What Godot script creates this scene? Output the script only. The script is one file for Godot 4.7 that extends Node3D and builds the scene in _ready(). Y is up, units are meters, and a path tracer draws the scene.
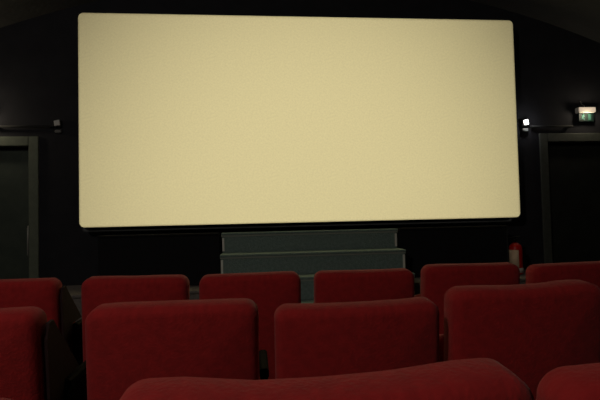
extends Node3D
# A small black cinema: red chairs in three rows, a cream screen on a low stage, carpeted steps, two exit doors.
# Floor is y = 0, the eye is 1.16 m above it at the origin, the screen hangs 5 m away along -z.

const EYE := 1.16
const CX := 0.58          # the middle of the screen
const WALL_Z := -5.30     # face of the end wall
const ROOM_X := 0.66
const HALF := 4.4
const BACK_Z := 3.0
const APEX := 3.85
const BOW := 0.056

var M := {}
var taken := {}

# ---------------------------------------------------------------- helpers

func numbered(called: String) -> String:
	var n: int = taken.get(called, 0)
	taken[called] = n + 1
	return called if n == 0 else "%s_%03d" % [called, n]

func thing(called: String, label: String, category: String, at := Vector3.ZERO, group := "") -> Node3D:
	var o := Node3D.new()
	o.name = numbered(called)
	add_child(o, true)
	o.position = at
	tag(o, label, category, group)
	return o

func tag(o: Node3D, label: String, category: String, group := "", kind := "") -> Node3D:
	o.set_meta("label", label)
	o.set_meta("category", category)
	if group != "":
		o.set_meta("group", group)
	if kind != "":
		o.set_meta("kind", kind)
	return o

func part(called: String, mesh: Mesh, mat: Material, parent: Node3D, at := Vector3.ZERO, turn := Vector3.ZERO) -> MeshInstance3D:
	var o := MeshInstance3D.new()
	o.name = called
	o.mesh = mesh
	o.material_override = null
	if mesh is ArrayMesh:
		for i in mesh.get_surface_count():
			o.set_surface_override_material(i, mat)
	else:
		o.set_surface_override_material(0, mat)
	o.cast_shadow = GeometryInstance3D.SHADOW_CASTING_SETTING_ON
	parent.add_child(o, true)
	o.position = at
	o.rotation = turn
	return o

func struct(called: String, mesh: Mesh, mat: Material, label: String, category: String, at := Vector3.ZERO) -> MeshInstance3D:
	var o := part(called, mesh, mat, self, at)
	tag(o, label, category, "", "structure")
	return o

# commits a triangle list wound so that the front faces run clockwise seen from outside
func closed(tris: PackedVector3Array, smooth: bool) -> ArrayMesh:
	var vol := 0.0
	for i in range(0, tris.size(), 3):
		vol += tris[i].dot(tris[i + 1].cross(tris[i + 2]))
	var st := SurfaceTool.new()
	st.begin(Mesh.PRIMITIVE_TRIANGLES)
	st.set_smooth_group(0 if smooth else -1)
	for i in range(0, tris.size(), 3):
		st.add_vertex(tris[i])
		if vol > 0.0:
			st.add_vertex(tris[i + 2]); st.add_vertex(tris[i + 1])
		else:
			st.add_vertex(tris[i + 1]); st.add_vertex(tris[i + 2])
	st.generate_normals()
	st.index()
	return st.commit()

func quad(t: PackedVector3Array, a: Vector3, b: Vector3, c: Vector3, d: Vector3) -> void:
	t.append_array([a, b, c, a, c, d])

# a box with chamfered edges
func block(size: Vector3, b := 0.004) -> ArrayMesh:
	var h := size * 0.5
	b = minf(b, minf(h.x, minf(h.y, h.z)) * 0.45)
	var t := PackedVector3Array()
	var corner := func(s: Vector3, axis: int) -> Vector3:
		var p := Vector3(s.x * (h.x - b), s.y * (h.y - b), s.z * (h.z - b))
		p[axis] = s[axis] * h[axis]
		return p
	var faces := []
	for axis in 3:
		var u := (axis + 1) % 3
		var v := (axis + 2) % 3
		for s in [-1.0, 1.0]:
			var q := []
			for k in [[-1.0, -1.0], [1.0, -1.0], [1.0, 1.0], [-1.0, 1.0]]:
				var sg := Vector3.ZERO
				sg[axis] = s; sg[u] = k[0]; sg[v] = k[1]
				q.append(corner.call(sg, axis))
			faces.append(q)
		for s in [-1.0, 1.0]:
			for r in [-1.0, 1.0]:      # the edge along axis, between the faces u and v
				var lo := Vector3.ZERO
				lo[axis] = -1.0; lo[u] = s; lo[v] = r
				var hi := lo
				hi[axis] = 1.0
				faces.append([corner.call(lo, u), corner.call(hi, u), corner.call(hi, v), corner.call(lo, v)])
	for sx in [-1.0, 1.0]:
		for sy in [-1.0, 1.0]:
			for sz in [-1.0, 1.0]:
				var s := Vector3(sx, sy, sz)
				faces.append([corner.call(s, 0), corner.call(s, 1), corner.call(s, 2)])
	for f in faces:
		var n: Vector3 = (f[1] - f[0]).cross(f[2] - f[0])
		if n.dot(f[0] + f[1] + f[2]) < 0.0:
			f.reverse()
		for i in range(2, f.size()):
			t.append_array([f[0], f[i - 1], f[i]])
	return closed(t, false)

# points and outward normals round a rectangle with rounded corners; every side is divided
func rounded(w: float, h: float, rt: float, rb: float, divide: int) -> Array:
	var out := []
	var cs := [[1.0, 1.0, rt, 0.0], [-1.0, 1.0, rt, PI / 2], [-1.0, -1.0, rb, PI], [1.0, -1.0, rb, PI * 1.5]]
	for k in 4:
		var c = cs[k]
		var r: float = c[2]
		var mid := Vector2(c[0] * (w / 2 - r), c[1] * (h / 2 - r))
		for i in 9:
			var a: float = c[3] + PI / 2 * i / 8.0
			var n := Vector2(cos(a), sin(a))
			out.append([mid + n * r, n])
		var d = cs[(k + 1) % 4]
		var a0: float = c[3] + PI / 2
		var n1 := Vector2(cos(a0), sin(a0))
		var p0: Vector2 = mid + n1 * r
		var p1: Vector2 = Vector2(d[0] * (w / 2 - d[2]), d[1] * (h / 2 - d[2])) + n1 * float(d[2])
		for i in range(1, divide):
			out.append([p0.lerp(p1, float(i) / divide), n1])
	return out

# an upholstered pad: rounded outline in x and y, rolled edges, bulging faces; crest lists small rises along its top, left to right
func pad(w: float, h: float, t: float, rt: float, rb: float, edge: float, bulge_rear: float, bulge_front: float, crest := []) -> ArrayMesh:
	var ol := rounded(w - 2 * edge, h - 2 * edge, maxf(rt - edge, 0.006), maxf(rb - edge, 0.006), 10)
	var n := ol.size()
	var rings := []
	var warp := func(p: Vector3) -> Vector3:
		if crest.size() > 1:
			var u := clampf(p.x / w + 0.5, 0.0, 1.0) * (crest.size() - 1)
			var i := mini(int(u), crest.size() - 2)
			var rise: float = lerpf(crest[i], crest[i + 1], smoothstep(0.0, 1.0, u - i))
			p.y += rise * smoothstep(-0.1, 0.5, p.y / h)
		p.z += 0.018 * pow(absf(p.x / w) * 2.0, 2.0) * -1.0     # the back wraps a little round the sitter
		return p
	for k in range(1, 8):
		var s := k / 8.0
		rings.append([s, 0.0, t / 2 + bulge_rear * (1 - s * s)])
	for k in 13:
		var a := PI * k / 12.0
		var zc := t / 2 - edge
		var z := (zc if k < 6 else (-zc if k > 6 else 0.0)) + edge * cos(a)
		rings.append([1.0, edge * sin(a), z])
	for k in range(7, 0, -1):
		var s := k / 8.0
		rings.append([s, 0.0, -t / 2 - bulge_front * (1 - s * s)])
	var tris := PackedVector3Array()
	var pts := []
	for r in rings:
		var ring := []
		for o in ol:
			var p: Vector2 = o[0] * float(r[0]) + o[1] * float(r[1])
			ring.append(warp.call(Vector3(p.x, p.y, r[2])))
		pts.append(ring)
	for j in pts.size() - 1:
		for i in n:
			var i2 := (i + 1) % n
			quad(tris, pts[j][i], pts[j][i2], pts[j + 1][i2], pts[j + 1][i])
	var c0: Vector3 = warp.call(Vector3(0, 0, t / 2 + bulge_rear))
	var c1: Vector3 = warp.call(Vector3(0, 0, -t / 2 - bulge_front))
	for i in n:
		var i2 := (i + 1) % n
		tris.append_array([c0, pts[0][i2], pts[0][i]])
		tris.append_array([c1, pts[-1][i], pts[-1][i2]])
	return closed(tris, true)

# a flat shape in x and y pushed through its depth
func slab(outline: PackedVector2Array, depth: float) -> ArrayMesh:
	var tris := PackedVector3Array()
	var idx := Geometry2D.triangulate_polygon(outline)
	var f := depth / 2
	for i in range(0, idx.size(), 3):
		var a := outline[idx[i]]; var b := outline[idx[i + 1]]; var c := outline[idx[i + 2]]
		tris.append_array([Vector3(a.x, a.y, f), Vector3(b.x, b.y, f), Vector3(c.x, c.y, f)])
		tris.append_array([Vector3(a.x, a.y, -f), Vector3(c.x, c.y, -f), Vector3(b.x, b.y, -f)])
	# the caps' winding follows the triangulation; match the sides to it
	var e0 := outline[idx[0]]; var e1 := outline[idx[1]]; var e2 := outline[idx[2]]
	var cap_ccw := (e1 - e0).cross(e2 - e0) > 0.0
	for i in outline.size():
		var p := outline[i]; var q := outline[(i + 1) % outline.size()]
		var a := Vector3(p.x, p.y, f); var b := Vector3(q.x, q.y, f)
		var c := Vector3(q.x, q.y, -f); var d := Vector3(p.x, p.y, -f)
		if (signed_area(outline) > 0.0) == cap_ccw:
			quad(tris, b, a, d, c)
		else:
			quad(tris, a, b, c, d)
	return closed(tris, false)

func signed_area(o: PackedVector2Array) -> float:
	var s := 0.0
	for i in o.size():
		s += o[i].cross(o[(i + 1) % o.size()])
	return s

# profile (radius, height) spun round y
func lathe(profile: Array, sides := 28) -> ArrayMesh:
	var tris := PackedVector3Array()
	for i in profile.size() - 1:
		var a: Vector2 = profile[i]; var b: Vector2 = profile[i + 1]
		for k in sides:
			var t0 := TAU * k / sides; var t1 := TAU * (k + 1) / sides
			var p0 := Vector3(a.x * cos(t0), a.y, a.x * sin(t0)); var p1 := Vector3(a.x * cos(t1), a.y, a.x * sin(t1))
			var q0 := Vector3(b.x * cos(t0), b.y, b.x * sin(t0)); var q1 := Vector3(b.x * cos(t1), b.y, b.x * sin(t1))
			if a.x > 0.0:
				tris.append_array([p0, p1, q1])
			if b.x > 0.0:
				tris.append_array([p0, q1, q0])
	return closed(tris, true)

# a round bar along a path
func tube(path: Array, r: float, sides := 10) -> ArrayMesh:
	var tris := PackedVector3Array()
	var rings := []
	for i in path.size():
		var d: Vector3 = (path[mini(i + 1, path.size() - 1)] - path[maxi(i - 1, 0)]).normalized()
		var u := d.cross(Vector3.UP if absf(d.y) < 0.9 else Vector3.RIGHT).normalized()
		var v := d.cross(u)
		var ring := []
		for k in sides:
			var a := TAU * k / sides
			ring.append(path[i] + (u * cos(a) + v * sin(a)) * r)
		rings.append(ring)
	for i in rings.size() - 1:
		for k in sides:
			var k2 := (k + 1) % sides
			quad(tris, rings[i][k], rings[i][k2], rings[i + 1][k2], rings[i + 1][k])
	for k in sides:
		var k2 := (k + 1) % sides
		tris.append_array([path[0], rings[0][k2], rings[0][k]])
		tris.append_array([path[-1], rings[-1][k], rings[-1][k2]])
	return closed(tris, true)

# ---------------------------------------------------------------- materials

func speckle(seed_: int, freq: float, octaves: int, low: Color, high: Color, size := 256) -> ImageTexture:
	var nz := FastNoiseLite.new()
	nz.seed = seed_
	nz.frequency = freq
	nz.fractal_octaves = octaves
	var g := nz.get_seamless_image(size, size)
	var im := Image.create(size, size, false, Image.FORMAT_RGB8)
	for y in size:
		for x in size:
			im.set_pixel(x, y, low.lerp(high, g.get_pixel(x, y).r))
	im.generate_mipmaps()
	return ImageTexture.create_from_image(im)

func bumps(seed_: int, freq: float, octaves: int, strength: float, size := 256) -> ImageTexture:
	var nz := FastNoiseLite.new()
	nz.seed = seed_
	nz.frequency = freq
	nz.fractal_octaves = octaves
	var g := nz.get_seamless_image(size, size)
	g.convert(Image.FORMAT_RGBA8)
	g.bump_map_to_normal_map(strength)
	return ImageTexture.create_from_image(g)

func plain(c: Color, rough := 0.7, metal := 0.0) -> StandardMaterial3D:
	var m := StandardMaterial3D.new()
	m.albedo_color = c
	m.roughness = rough
	m.metallic = metal
	return m

func surfaced(tex: Texture2D, scale: float, rough: float, normal: Texture2D = null, strength := 0.5, world := false) -> StandardMaterial3D:
	var m := plain(Color.WHITE, rough)
	m.albedo_texture = tex
	m.uv1_triplanar = true
	m.uv1_world_triplanar = world
	m.uv1_scale = Vector3.ONE * scale
	if normal:
		m.normal_enabled = true
		m.normal_texture = normal
		m.normal_scale = strength
	return m

func glowing(c: Color, energy: float) -> StandardMaterial3D:
	var m := plain(c, 0.6)
	m.emission_enabled = true
	m.emission = c
	m.emission_energy_multiplier = energy
	return m

func make_materials() -> void:
	var fine := bumps(3, 0.12, 3, 3.0)
	var cloth := surfaced(speckle(11, 0.035, 4, Color(0.57, 0.085, 0.095), Color(0.68, 0.115, 0.12)), 3.0, 0.95, fine, 0.35)
	cloth.rim_enabled = true
	cloth.rim = 0.12
	cloth.rim_tint = 0.8
	M.velvet = cloth
	M.plastic = surfaced(speckle(5, 0.05, 3, Color(0.03, 0.028, 0.03), Color(0.05, 0.045, 0.048)), 4.0, 0.75, fine, 0.15)
	M.plastic.metallic_specular = 0.2
	M.wing = surfaced(speckle(6, 0.05, 3, Color(0.14, 0.05, 0.055), Color(0.18, 0.065, 0.07)), 4.0, 0.95)
	M.iron = plain(Color(0.12, 0.12, 0.12), 0.5, 0.4)
	M.canvas = surfaced(speckle(21, 0.09, 4, Color(0.93, 0.885, 0.74), Color(0.985, 0.94, 0.79)), 1.6, 0.95, bumps(23, 0.3, 2, 2.0), 0.12)
	M.mask = plain(Color(0.075, 0.075, 0.095), 0.95)
	M.wall = surfaced(speckle(31, 0.02, 4, Color(0.145, 0.145, 0.17), Color(0.175, 0.175, 0.20)), 0.7, 0.95, null, 0.0, true)
	M.vault = surfaced(speckle(33, 0.015, 4, Color(0.28, 0.28, 0.275), Color(0.33, 0.33, 0.325)), 0.5, 0.9, fine, 0.2, true)
	M.floor = surfaced(speckle(35, 0.06, 4, Color(0.20, 0.19, 0.185), Color(0.28, 0.265, 0.255)), 1.2, 0.97, fine, 0.5, true)
	M.carpet = surfaced(speckle(37, 0.07, 4, Color(0.44, 0.52, 0.51), Color(0.54, 0.61, 0.595)), 1.6, 0.97, fine, 0.6, true)
	M.carpet_low = surfaced(speckle(39, 0.07, 4, Color(0.44, 0.41, 0.40), Color(0.54, 0.51, 0.49)), 1.6, 0.97, fine, 0.6, true)
	M.nosing = plain(Color(0.58, 0.61, 0.585), 0.7)
	M.trim = plain(Color(0.92, 0.92, 0.89), 0.6)
	M.frame = surfaced(speckle(41, 0.02, 3, Color(0.41, 0.44, 0.385), Color(0.46, 0.49, 0.43)), 2.0, 0.6, null, 0.0, true)
	M.frame_dark = surfaced(speckle(42, 0.02, 3, Color(0.32, 0.335, 0.31), Color(0.37, 0.385, 0.36)), 2.0, 0.6, null, 0.0, true)
	M.leaf = surfaced(speckle(43, 0.015, 3, Color(0.22, 0.26, 0.235), Color(0.28, 0.315, 0.28)), 1.0, 0.6, null, 0.0, true)
	M.leaf_dark = surfaced(speckle(44, 0.015, 3, Color(0.14, 0.15, 0.135), Color(0.18, 0.19, 0.17)), 1.0, 0.6, null, 0.0, true)
	M.steel = plain(Color(0.62, 0.62, 0.60), 0.4, 0.3)
	M.rail = plain(Color(0.2, 0.2, 0.2), 0.85)
	M.red_paint = plain(Color(0.90, 0.10, 0.07), 0.35)
	M.label = plain(Color(0.99, 0.87, 0.74), 0.5)
	M.label_band = plain(Color(0.95, 0.90, 0.86), 0.5)
	M.black = plain(Color(0.06, 0.06, 0.06), 0.5)
	M.white_case = plain(Color(0.85, 0.83, 0.78), 0.5)

# ---------------------------------------------------------------- seats

func make_seat(w: float, crest: Array, left_arm: bool, block_end: bool, label: String, group: String, at: Vector3, turn := 0.0, lean := 0.0) -> Node3D:
	var s := thing("cinema_chair", label, "chair", Vector3(at.x, 0, at.z + 0.055), group)
	s.rotation.y = turn
	var top := at.y - 0.028
	var h := 0.62
	var tilt := 0.10
	# the pad's rear top edge stands at the seat's own z = 0
	var mid := Vector3(0, top - h / 2 * cos(tilt), -0.06 - h / 2 * sin(tilt))
	part("backrest", pad(w, h, 0.11, 0.044, 0.05, 0.032, 0.016, 0.02, crest), M.velvet, s, mid, Vector3(tilt, 0, lean))
	# the seat has tipped up and stands in front of the backrest
	var cush := part("seat_cushion", pad(0.485, 0.34, 0.10, 0.05, 0.05, 0.035, 0.012, 0.02), M.velvet, s, Vector3(0, 0.55, -0.255), Vector3(-0.12, 0, 0))
	part("seat_pan", block(Vector3(0.40, 0.26, 0.02), 0.006), M.plastic, cush, Vector3(0, -0.02, -0.075))
	part("pivot_bar", tube([Vector3(-0.264, 0.405, -0.235), Vector3(0.264, 0.405, -0.235)], 0.018, 12), M.iron, s)
	var sides := [1.0]
	if left_arm:
		sides = [-1.0, 1.0]
	for k in sides:
		var x: float = k * 0.276
		var rest := block(Vector3(0.032, 0.034, 0.25), 0.012)
		part("armrest", rest, M.plastic, s, Vector3(x, 0.635, -0.325))
		var sd := PackedVector2Array([Vector2(0.19, 0.0), Vector2(0.19, 0.03), Vector2(0.22, 0.40), Vector2(0.19, 0.617), Vector2(0.43, 0.617), Vector2(0.40, 0.42), Vector2(0.34, 0.03), Vector2(0.38, 0.0)])
		var lg := part("leg", slab(sd, 0.026), M.plastic, s, Vector3(x, 0, 0), Vector3(0, PI / 2, 0))
		part("foot_plate", block(Vector3(0.22, 0.012, 0.034), 0.003), M.iron, lg, Vector3(0.285, 0.006, 0))
	if block_end:
		# the outer end of the left block is closed by a dark wing from the backrest down to the armrest
		var wing := PackedVector2Array([Vector2(0.07, top - 0.09), Vector2(0.085, top - 0.045), Vector2(0.115, top - 0.04), Vector2(0.15, top - 0.075), Vector2(0.33, 0.66), Vector2(0.20, 0.655), Vector2(0.17, 0.42), Vector2(0.11, 0.42)])
		part("side_wing", slab(wing, 0.010), M.wing, s, Vector3(w / 2 + 0.011, 0, 0), Vector3(0, PI / 2, 0))
	return s

func seats() -> void:
	var p := 0.56
	# front row
	var zf := -2.39
	var xf := -0.838 + 0.26
	var front := [
		[-1, 0.50, -0.045, 0.020, -0.004, [0.0, 0.002, 0.0], "red cinema chair in the front row, next to the left edge of the photo"],
		[0, 0.500, -0.001, 0.018, -0.016, [-0.003, 0.001, 0.0, 0.001, -0.002], "red cinema chair in the front row, whole top in view, left of the grey steps"],
		[1, 0.50, -0.006, 0.012, -0.004, [-0.004, 0.0, 0.002, 0.003, 0.0], "red cinema chair in the front row before the left half of the grey steps"],
		[2, 0.51, 0.010, 0.010, 0.0, [0.0, 0.001, 0.0, -0.001, -0.001], "red cinema chair in the front row before the right half of the grey steps"],
		[3, 0.51, 0.010, 0.022, -0.012, [-0.002, 0.002, 0.002, 0.001, 0.002], "red cinema chair in the front row just left of the fire extinguisher"],
		[4, 0.52, 0.038, 0.010, 0.004, [-0.005, 0.0, 0.002, 0.002, 0.002], "red cinema chair in the front row, right of the fire extinguisher"]]
	for f in front:
		make_seat(f[1], f[5], f[0] <= 0, f[0] < 0, f[6], "red chairs in the front row", Vector3(xf + f[0] * p + f[2], EYE - 0.258 + f[3], zf), 0.0, f[4])
	# middle row
	var zm := -1.495
	var xm := -0.507 + 0.26
	var middle := [
		[-1, 0.52, -0.088, 0.012, 0.004, [0.0, 0.002, 0.0], "red cinema chair in the middle row cut off by the left edge"],
		[0, 0.515, -0.004, 0.015, -0.010, [-0.006, 0.001, 0.003, 0.002, -0.001], "red cinema chair in the middle row, left of the dark gap below the grey steps"],
		[1, 0.525, 0.008, -0.008, 0.004, [0.0, -0.001, -0.001, 0.0, 0.004], "red cinema chair in the middle row before the middle of the screen"],
		[2, 0.515, 0.007, 0.027, 0.0, [-0.002, 0.001, -0.001, 0.001, 0.008, 0.003], "red cinema chair in the middle row at right, its top bulging near its right corner"]]
	for f in middle:
		make_seat(f[1], f[5], f[0] <= 0, f[0] < 0, f[6], "red chairs in the middle row", Vector3(xm + f[0] * p + f[2], EYE - 0.240 + f[3], zm), 0.0, f[4])
	# the row in front of the eye
	var zr := -0.61
	var xr := -0.168 + 0.26
	var rear := [
		[-1, 0.52, -0.085, 0.012, 0.0, [-0.004, 0.0, -0.004], "red cinema chair whose corner alone shows at the bottom left of the photo"],
		[0, 0.546, -0.001, 0.020, 0.008, [0.004, 0.006, -0.002, -0.002, 0.000, 0.006, 0.004], "nearest red cinema chair, the wide bright back at the bottom centre"],
		[1, 0.52, 0.009, 0.017, -0.006, [-0.012, 0.0, 0.003, 0.0], "red cinema chair at the bottom right, nearest row, cut off by the photo's edge"]]
	for f in rear:
		make_seat(f[1], f[5], f[0] <= 0, f[0] < 0, f[6], "red chairs in the nearest row", Vector3(xr + f[0] * p + f[2], EYE - 0.206 + f[3], zr), 0.0, f[4])

# ---------------------------------------------------------------- the room

func vault_y(x: float) -> float:
	return APEX - BOW * (x - ROOM_X) * (x - ROOM_X)

# a wall in x and y under the vault, between two x, from y0 up
func gable(x0: float, x1: float, y0: float, depth: float) -> ArrayMesh:
	var o := PackedVector2Array([Vector2(x0, y0), Vector2(x1, y0)])
	for i in 25:
		var x := lerpf(x1, x0, i / 24.0)
		o.append(Vector2(x, vault_y(x) + 0.02))
	return slab(o, depth)

func room() -> void:
	var x0 := ROOM_X - HALF
	var x1 := ROOM_X + HALF
	var long := BACK_Z - WALL_Z
	var midz := (BACK_Z + WALL_Z) / 2
	struct("floor", block(Vector3(HALF * 2 + 0.4, 0.15, long + 0.4), 0.002), M.floor, "dark carpeted floor under the rows of red seats", "floor", Vector3(ROOM_X, -0.075, midz))
	# end wall: one piece with two door openings left out
	var dl0 := -3.20; var dl1 := -2.27; var dr0 := 3.36; var dr1 := 4.29; var dh := 2.07
	var o := PackedVector2Array([Vector2(x0, 0), Vector2(dl0, 0), Vector2(dl0, dh), Vector2(dl1, dh), Vector2(dl1, 0), Vector2(dr0, 0), Vector2(dr0, dh), Vector2(dr1, dh), Vector2(dr1, 0), Vector2(x1, 0)])
	for i in 33:
		var x := lerpf(x1, x0, i / 32.0)
		o.append(Vector2(x, vault_y(x) + 0.02))
	struct("wall_front", slab(o, 0.2), M.wall, "black end wall behind the cream screen", "wall", Vector3(0, 0, WALL_Z - 0.1))
	struct("wall_left", block(Vector3(0.2, vault_y(x0) + 0.05, long), 0.002), M.wall, "black side wall on the left of the seats", "wall", Vector3(x0 - 0.1, vault_y(x0) / 2, midz))
	struct("wall_right", block(Vector3(0.2, vault_y(x1) + 0.05, long), 0.002), M.wall, "black side wall on the right of the seats", "wall", Vector3(x1 + 0.1, vault_y(x1) / 2, midz))
	# rear wall with the projection port
	var port := [CX - 0.7745, CX + 0.7745, 2.0757, 2.8043]
	var r := PackedVector2Array([Vector2(x0, 0), Vector2(CX, 0), Vector2(CX, port[2]), Vector2(port[0], port[2]), Vector2(port[0], port[3]), Vector2(CX, port[3])])
	for i in 13:
		var x := lerpf(CX, x0, i / 12.0)
		r.append(Vector2(x, vault_y(x) + 0.02))
	struct("wall_back", slab(r, 0.02), M.wall, "black rear wall with the projection port, left half", "wall", Vector3(0, 0, BACK_Z + 0.01))
	var q := PackedVector2Array([Vector2(CX, 0), Vector2(x1, 0)])
	for i in 13:
		var x := lerpf(x1, CX, i / 12.0)
		q.append(Vector2(x, vault_y(x) + 0.02))
	q.append_array([Vector2(CX, port[3]), Vector2(port[1], port[3]), Vector2(port[1], port[2]), Vector2(CX, port[2])])
	struct("wall_back_001", slab(q, 0.02), M.wall, "black rear wall with the projection port, right half", "wall", Vector3(0, 0, BACK_Z + 0.01))
	# vault
	var v := PackedVector2Array()
	for i in 49:
		var x := lerpf(x0 - 0.2, x1 + 0.2, i / 48.0)
		v.append(Vector2(x, vault_y(x)))
	for i in 49:
		var x := lerpf(x1 + 0.2, x0 - 0.2, i / 48.0)
		v.append(Vector2(x, vault_y(x) + 0.15))
	struct("ceiling", slab(v, long + 0.4), M.vault, "dark grey barrel vaulted ceiling over the screen", "ceiling", Vector3(0, 0, midz))
	# projection booth behind the rear wall
	var bz := BACK_Z + 0.02
	struct("wall_booth", block(Vector3(2.0, 2.0, 0.1), 0.002), M.wall, "black back of the projection booth", "wall", Vector3(CX, 2.5, bz + 4.95))
	struct("wall_booth_001", block(Vector3(0.1, 2.0, 4.9), 0.002), M.wall, "black left side of the projection booth", "wall", Vector3(CX - 1.05, 2.5, bz + 2.45))
	struct("wall_booth_002", block(Vector3(0.1, 2.0, 4.9), 0.002), M.wall, "black right side of the projection booth", "wall", Vector3(CX + 1.05, 2.5, bz + 2.45))
	struct("floor_booth", block(Vector3(2.2, 0.1, 5.0), 0.002), M.floor, "floor of the projection booth", "floor", Vector3(CX, 1.45, bz + 2.5))
	struct("ceiling_booth", block(Vector3(2.2, 0.1, 5.0), 0.002), M.wall, "ceiling of the projection booth", "ceiling", Vector3(CX, 3.55, bz + 2.5))
	door("door_1", dl0, dl1, dh, M.frame, M.leaf, true, "dark grey green exit door left of the screen")
	door("door_2", dr0, dr1, dh, M.frame_dark, M.leaf_dark, false, "black exit door in a grey frame right of the screen")

func door(called: String, xa: float, xb: float, h: float, fm: Material, lm: Material, handle_right: bool, label: String) -> void:
	var d := Node3D.new()
	d.name = called
	add_child(d, true)
	tag(d, label, "door", "", "structure")
	var w := xb - xa
	d.position = Vector3((xa + xb) / 2, 0, WALL_Z)
	var a := 0.098
	for k in [-1.0, 1.0]:
		part("door_frame", block(Vector3(a, h + 0.018, 0.12), 0.006), fm, d, Vector3(k * (w / 2 - a / 2 + 0.018), h / 2, -0.04))
	part("door_frame", block(Vector3(w - 2 * a + 0.034, 0.100, 0.12), 0.006), fm, d, Vector3(0, h - 0.041, -0.04))
	var lw := w - 2 * a + 0.030
	var lh := h - 0.135
	part("door_stop", block(Vector3(lw, h - 0.1, 0.02), 0.003), M.black, d, Vector3(0, (h - 0.1) / 2, -0.13))
	var leaf := part("door_leaf", block(Vector3(lw - 0.012, lh, 0.045), 0.004), lm, d, Vector3(0, lh / 2 + 0.004, -0.085))
	var hx: float = (lw / 2 - 0.022) * (1.0 if handle_right else -1.0)
	var path := [Vector3(hx, 0.16, 0.022), Vector3(hx, 0.16, 0.05), Vector3(hx, 0.14, 0.062), Vector3(hx, -0.14, 0.062), Vector3(hx, -0.16, 0.05), Vector3(hx, -0.16, 0.022)]
	part("handle", tube(path, 0.009, 10), M.steel if handle_right else M.iron, leaf)

func stage() -> void:
	# wide low tier with grey carpet, black stage on it
	var tx := CX
	var tier := thing("stage_tier", "low grey carpeted tier at the foot of the black stage", "stage", Vector3(tx, 0, 0))
	var wing := 1.61
	for k in [-1.0, 1.0]:
		var x: float = k * (0.935 + wing / 2)
		part("tier_body", block(Vector3(wing, 0.47, 0.69), 0.006), M.carpet_low, tier, Vector3(x, 0.235, -4.945))
		part("tier_edge", block(Vector3(wing, 0.03, 0.71), 0.006), M.carpet_low, tier, Vector3(x, 0.485, -4.935))
	var st := thing("stage", "black stage front under the screen, left and right of the grey steps", "stage", Vector3(tx, 0, 0))
	for k in [-1.0, 1.0]:
		var x: float = k * (0.93 + 0.595)
		part("fascia", block(Vector3(1.19, 0.50, 0.37), 0.006), M.mask, st, Vector3(x, 0.752, -5.105))
		part("stage_top", block(Vector3(1.19, 0.02, 0.385), 0.004), M.mask, st, Vector3(x, 1.013, -5.0975))
	part("corner_trim", block(Vector3(0.014, 0.44, 0.012), 0.003), M.rail, st, Vector3(2.115, 0.75, -4.914))
	# steps
	var s := thing("carpeted_steps", "grey green carpeted steps up to the stage below the screen", "steps", Vector3(CX, 0, 0))
	var ys := [1.02, 0.82, 0.615, 0.41, 0.205]
	var w := 1.80
	for i in 5:
		var zfront := -4.905 + 0.25 * i
		var zrear := -5.155 + 0.25 * i
		var top: float = ys[i]
		var st_ := part("step", block(Vector3(w, top - 0.022, zfront - zrear - 0.002), 0.004), M.carpet, s, Vector3(0, (top - 0.022) / 2, (zfront + zrear) / 2))
		part("tread", block(Vector3(w + 0.02, 0.022, zfront - zrear + 0.016), 0.007), M.carpet, s, Vector3(0, top - 0.011, (zfront + zrear) / 2 + 0.012))
		part("nosing", block(Vector3(w + 0.02, 0.03, 0.008), 0.003), M.nosing, st_, Vector3(0, (top - 0.022) / 2 - 0.004, 0.13))
		for k in [-1.0, 1.0]:
			part("edge_trim", block(Vector3(0.022, 0.135, 0.012), 0.003), M.trim, st_, Vector3(k * (w / 2 - 0.009), (top - 0.022) / 2 - 0.095, 0.128))

func screen() -> void:
	var w := 4.647
	var h := 2.187
	var s := thing("cinema_screen", "large cream projection screen with rounded corners on the end wall", "screen", Vector3(CX + 0.0015, 1.107 + h / 2, -5.0))
	# sheet: rounded rectangle with a softly turned edge
	part("screen_sheet", sheet(w, h, 0.055, 0.03, 0.004), M.canvas, s, Vector3(0, 0, -0.015))
	part("screen_backing", sheet(w - 0.04, h - 0.04, 0.05, 0.03, 0.004), M.mask, s, Vector3(0, 0, -0.048))
	for x in [-1.9, -0.65, 0.65, 1.9]:
		part("wall_bracket", block(Vector3(0.05, 1.7, 0.236), 0.004), M.iron, s, Vector3(x, 0, -0.181))

func sheet(w: float, h: float, r: float, t: float, edge: float) -> ArrayMesh:
	var ol := rounded(w - 2 * edge, h - 2 * edge, r - edge, r - edge, 4)
	var n := ol.size()
	var rings := []
	for k in 7:
		var a := PI / 2 * k / 6.0
		rings.append([edge * sin(a), t / 2 - edge + edge * cos(a)])
	rings.append([edge, -t / 2])
	var pts := []
	for q in rings:
		var ring := []
		for o in ol:
			var p: Vector2 = o[0] + o[1] * float(q[0])
			ring.append(Vector3(p.x, p.y, q[1]))
		pts.append(ring)
	var tris := PackedVector3Array()
	for j in pts.size() - 1:
		for i in n:
			var i2 := (i + 1) % n
			quad(tris, pts[j][i], pts[j][i2], pts[j + 1][i2], pts[j + 1][i])
	for i in n:
		var i2 := (i + 1) % n
		tris.append_array([Vector3(0, 0, t / 2), pts[0][i2], pts[0][i]])
		tris.append_array([Vector3(0, 0, -t / 2), pts[-1][i], pts[-1][i2]])
	return closed(tris, true)

# ---------------------------------------------------------------- fittings

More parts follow.
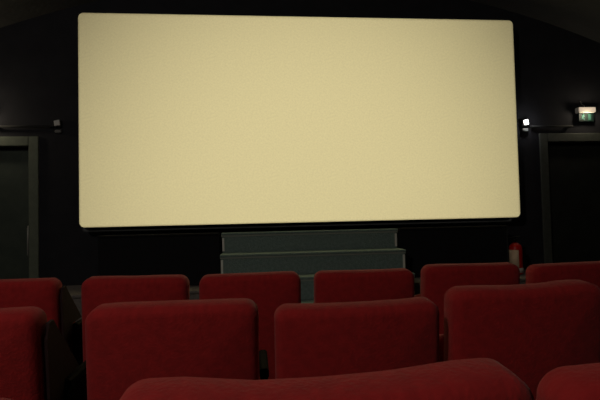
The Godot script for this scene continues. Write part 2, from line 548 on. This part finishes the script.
func exit_light(x: float, y: float, label: String, energy: float) -> void:
	var e := thing("exit_light", label, "exit light", Vector3(x, y, WALL_Z), "lit exit lights over the doors")
	part("housing", block(Vector3(0.212, 0.066, 0.07), 0.010), M.white_case, e, Vector3(0, 0, 0.037))
	part("diffuser", block(Vector3(0.202, 0.056, 0.016), 0.006), M.exit_white, e, Vector3(0, 0, 0.078))
	part("cable", tube([Vector3(0, 0.037, 0.03), Vector3(0.005, 0.06, 0.022), Vector3(-0.02, 0.08, 0.012), Vector3(-0.035, 0.12, 0.008)], 0.004, 8), M.steel, e)
	var plate := part("sign_plate", block(Vector3(0.185, 0.098, 0.012), 0.004), M.exit_green, e, Vector3(0.002, -0.084, 0.05))
	# running figure
	var z := 0.009
	var man := PackedVector2Array([Vector2(-0.020, 0.012), Vector2(-0.006, 0.022), Vector2(0.012, 0.020), Vector2(0.022, 0.006), Vector2(0.016, 0.002), Vector2(0.008, 0.010), Vector2(0.004, -0.006), Vector2(0.016, -0.016), Vector2(0.016, -0.034), Vector2(0.008, -0.034), Vector2(0.006, -0.020), Vector2(-0.006, -0.014), Vector2(-0.014, -0.028), Vector2(-0.028, -0.030), Vector2(-0.028, -0.022), Vector2(-0.018, -0.020), Vector2(-0.008, 0.012), Vector2(-0.016, 0.004)])
	part("running_figure", slab(man, 0.004), M.exit_mark, plate, Vector3(-0.045, 0.0, z))
	part("figure_head", lathe([Vector2(0.0, -0.002), Vector2(0.010, -0.002), Vector2(0.010, 0.002), Vector2(0.0, 0.002)], 14), M.exit_mark, plate, Vector3(-0.040, 0.033, z), Vector3(PI / 2, 0, 0))
	var doorway := PackedVector2Array([Vector2(-0.017, -0.036), Vector2(0.017, -0.036), Vector2(0.017, 0.036), Vector2(-0.017, 0.036)])
	part("doorway_mark", slab(doorway, 0.004), M.exit_mark_dim, plate, Vector3(0.035, 0.0, z))
	var l := OmniLight3D.new()
	l.name = "exit_lamp"
	e.add_child(l, true)
	l.position = Vector3(0, -0.045, 0.14)
	l.light_color = Color(1.0, 0.93, 0.80)
	l.light_energy = energy
	l.light_size = 0.03
	l.omni_range = 12.0
	l.omni_attenuation = 2.0
	l.shadow_enabled = true

func rail(xa: float, xb: float, y: float, label: String) -> void:
	var r := thing("curtain_rail", label, "rail", Vector3(0, y, WALL_Z), "thin rails over the doors")
	part("rail_bar", tube([Vector3(xa, 0, 0.045), Vector3(xb, 0, 0.045)], 0.010, 10), M.rail, r)
	for x in [lerpf(xa, xb, 0.06), lerpf(xa, xb, 0.94)]:
		part("bracket", block(Vector3(0.018, 0.03, 0.045), 0.004), M.rail, r, Vector3(x, 0, 0.0215))

func wall_lamp(x: float, y: float, lit: bool, label: String) -> void:
	var o := thing("wall_lamp", label, "lamp", Vector3(x, y, WALL_Z))
	part("housing", block(Vector3(0.07, 0.075, 0.05), 0.008), M.rail, o, Vector3(0, 0, 0.026))
	part("lamp_face", block(Vector3(0.056, 0.058, 0.014), 0.006), M.lamp_on if lit else M.lamp_off, o, Vector3(0, 0.002, 0.057), Vector3(0, 0, 0.18))
	part("sensor_block", block(Vector3(0.062, 0.036, 0.04), 0.006), M.sensor if lit else M.sensor_off, o, Vector3(0.003, -0.082, 0.021))
	if lit:
		var l := OmniLight3D.new()
		l.name = "small_lamp"
		o.add_child(l, true)
		l.position = Vector3(0, 0, 0.085)
		l.light_energy = 0.014
		l.light_size = 0.02
		l.omni_range = 12.0
		l.omni_attenuation = 2.0
		l.shadow_enabled = true

func extinguisher(x: float, y: float, z: float) -> void:
	var e := thing("fire_extinguisher", "red fire extinguisher with a pale label beside the stage", "extinguisher", Vector3(x, y, z))
	part("cylinder", lathe([Vector2(0.0, 0.0), Vector2(0.060, 0.0), Vector2(0.068, 0.008), Vector2(0.068, 0.265), Vector2(0.064, 0.292), Vector2(0.050, 0.316), Vector2(0.028, 0.330), Vector2(0.022, 0.336), Vector2(0.0, 0.336)], 32), M.red_paint, e)
	# label: a sleeve round the front and left of the cylinder
	part("paper_label", sleeve(0.0695, 0.075, 0.262, 2.15, 0.05), M.label, e)
	part("paper_label", sleeve(0.0705, 0.02, 0.070, 1.9, -1.0), M.label_band, e)
	part("valve", lathe([Vector2(0.0, 0.334), Vector2(0.02, 0.334), Vector2(0.02, 0.356), Vector2(0.028, 0.358), Vector2(0.028, 0.375), Vector2(0.0, 0.377)], 18), M.black, e)
	part("lever", block(Vector3(0.13, 0.014, 0.024), 0.005), M.black, e, Vector3(-0.01, 0.392, 0.0), Vector3(0, 0, 0.12))
	part("carry_handle", block(Vector3(0.10, 0.012, 0.022), 0.004), M.black, e, Vector3(-0.015, 0.366, 0.0))
	part("hose", tube([Vector3(0.0, 0.362, -0.01), Vector3(0.0, 0.362, -0.05), Vector3(0.02, 0.32, -0.085), Vector3(0.025, 0.25, -0.085), Vector3(0.025, 0.10, -0.085)], 0.010, 10), M.black, e)

func sleeve(r: float, y0: float, y1: float, a0: float, a1: float) -> ArrayMesh:
	# angle 0 faces +z, positive to the left
	var tris := PackedVector3Array()
	var steps := 20
	var inner := r - 0.0012
	for i in steps:
		var p := []
		for a in [lerpf(a0, a1, float(i) / steps), lerpf(a0, a1, float(i + 1) / steps)]:
			var d := Vector3(-sin(a), 0, cos(a))
			p.append([d * r + Vector3(0, y0, 0), d * r + Vector3(0, y1, 0), d * inner + Vector3(0, y0, 0), d * inner + Vector3(0, y1, 0)])
		var a_ = p[0]; var b_ = p[1]
		quad(tris, a_[0], b_[0], b_[1], a_[1])
		quad(tris, b_[2], a_[2], a_[3], b_[3])
		quad(tris, a_[1], b_[1], b_[3], a_[3])
		quad(tris, b_[0], a_[0], a_[2], b_[2])
		if i == 0:
			quad(tris, a_[0], a_[1], a_[3], a_[2])
		if i == steps - 1:
			quad(tris, b_[1], b_[0], b_[2], b_[3])
	return closed(tris, true)

func house_lamp(at: Vector3, energy: float, label: String) -> void:
	var o := thing("pendant_lamp", label, "lamp", at, "globe lamps hanging from the vault")
	var up := vault_y(at.x) - at.y
	part("rod", tube([Vector3(0, 0.085, 0), Vector3(0, up + 0.004, 0)], 0.010, 10), M.iron, o)
	part("canopy", lathe([Vector2(0.0, up - 0.03), Vector2(0.05, up - 0.03), Vector2(0.06, up - 0.012), Vector2(0.06, up + 0.004), Vector2(0.0, up + 0.004)], 20), M.iron, o)
	var prof := []
	for i in 17:
		var a := PI * i / 16.0
		prof.append(Vector2(maxf(0.0, 0.09 * sin(a)) if i > 0 and i < 16 else 0.0, -0.09 * cos(a)))
	part("globe", lathe(prof, 24), M.globe, o)
	var l := OmniLight3D.new()
	l.name = "house_light"
	o.add_child(l, true)
	l.light_color = Color(1.0, 0.96, 0.90)
	l.light_energy = energy
	l.light_size = 0.085
	l.omni_range = 20.0
	l.omni_attenuation = 2.0
	l.shadow_enabled = true

func projector(at: Vector3, energy: float) -> void:
	var o := thing("projector", "grey projector behind the port in the booth", "projector", at)
	part("body", block(Vector3(0.5, 0.22, 0.6), 0.02), M.plastic, o, Vector3(0, 0, 0.36))
	part("lens", lathe([Vector2(0.0, 0.0), Vector2(0.055, 0.0), Vector2(0.055, 0.05), Vector2(0.048, 0.055), Vector2(0.0, 0.055)], 24), M.lens, o, Vector3(0, 0, 0.06), Vector3(-PI / 2, 0, 0))
	part("stand", lathe([Vector2(0.0, 0.0), Vector2(0.2, 0.0), Vector2(0.2, 0.02), Vector2(0.04, 0.04), Vector2(0.04, at.y - 1.5 - 0.12), Vector2(0.15, at.y - 1.5 - 0.112), Vector2(0.0, at.y - 1.5 - 0.112)], 20), M.iron, o, Vector3(0, 1.5 - at.y, 0.36))
	var l := SpotLight3D.new()
	l.name = "projector_beam"
	o.add_child(l, true)
	l.light_color = Color(1.0, 0.98, 0.865)
	l.light_energy = energy
	l.light_size = 0.01
	l.look_at_from_position(at, Vector3(0.64, 1.22, -5.0))
	l.spot_angle = 19.2
	l.spot_angle_attenuation = 1.0
	l.spot_range = 20.0
	l.spot_attenuation = 2.0
	l.shadow_enabled = true

# ---------------------------------------------------------------- scene

func _ready() -> void:
	# camera
	var cam := Camera3D.new()
	cam.name = "camera"
	cam.fov = 45.24
	cam.near = 0.05
	cam.far = 60.0
	cam.transform = Transform3D(Basis(Vector3.UP, deg_to_rad(-5.533)) * Basis(Vector3.RIGHT, deg_to_rad(2.079)) * Basis(Vector3.BACK, deg_to_rad(-1.302)), Vector3(0, EYE, 0))
	add_child(cam, true)
	cam.current = true
	# no daylight in here
	var env := Environment.new()
	env.background_mode = Environment.BG_COLOR
	env.background_color = Color(0, 0, 0)
	env.tonemap_mode = Environment.TONE_MAPPER_LINEAR
	env.tonemap_exposure = 1.0
	env.sdfgi_enabled = true
	env.ssao_enabled = true
	env.ssil_enabled = true
	var we := WorldEnvironment.new()
	we.name = "surroundings"
	we.environment = env
	add_child(we, true)
	make_materials()
	M.exit_white = glowing(Color(0.96, 0.87, 0.76), 0.52)
	M.exit_white.albedo_color = Color(0.30, 0.28, 0.25)
	M.exit_green = glowing(Color(0.02, 0.12, 0.10), 0.12)
	M.exit_mark = glowing(Color(0.26, 0.50, 0.44), 0.13)
	M.exit_mark_dim = glowing(Color(0.18, 0.36, 0.31), 0.03)
	M.lamp_on = glowing(Color(1.0, 0.99, 0.97), 1.1)
	M.lamp_off = plain(Color(0.85, 0.85, 0.85), 0.4)
	M.sensor = plain(Color(0.6, 0.6, 0.6), 0.4)
	M.sensor_off = plain(Color(0.45, 0.45, 0.45), 0.4)
	M.globe = glowing(Color(1.0, 0.92, 0.80), 1.2)
	M.lens = glowing(Color(1.0, 0.97, 0.85), 2.0)
	projector(Vector3(CX, 2.56, BACK_Z + 4.0), 98.0)
	house_lamp(Vector3(-1.6, 3.05, 0.55), 2.0, "globe lamp hanging behind the seats")
	room()
	stage()
	screen()
	seats()
	exit_light(3.905, EYE + 1.183, "lit white exit light with green sign over the right door", 0.035)
	exit_light(-2.88, EYE + 1.155, "lit white exit light over the left door, beyond the left edge", 0.085)
	rail(-2.72, -2.09, EYE + 1.020, "thin grey rail over the left door")
	rail(3.215, 3.74, EYE + 0.996, "thin grey rail over the right door")
	wall_lamp(-2.045, EYE + 1.05, false, "small unlit wall lamp left of the screen")
	wall_lamp(3.158, EYE + 1.040, true, "small bright white wall lamp right of the screen")
	extinguisher(2.792, 0.501, -4.93)
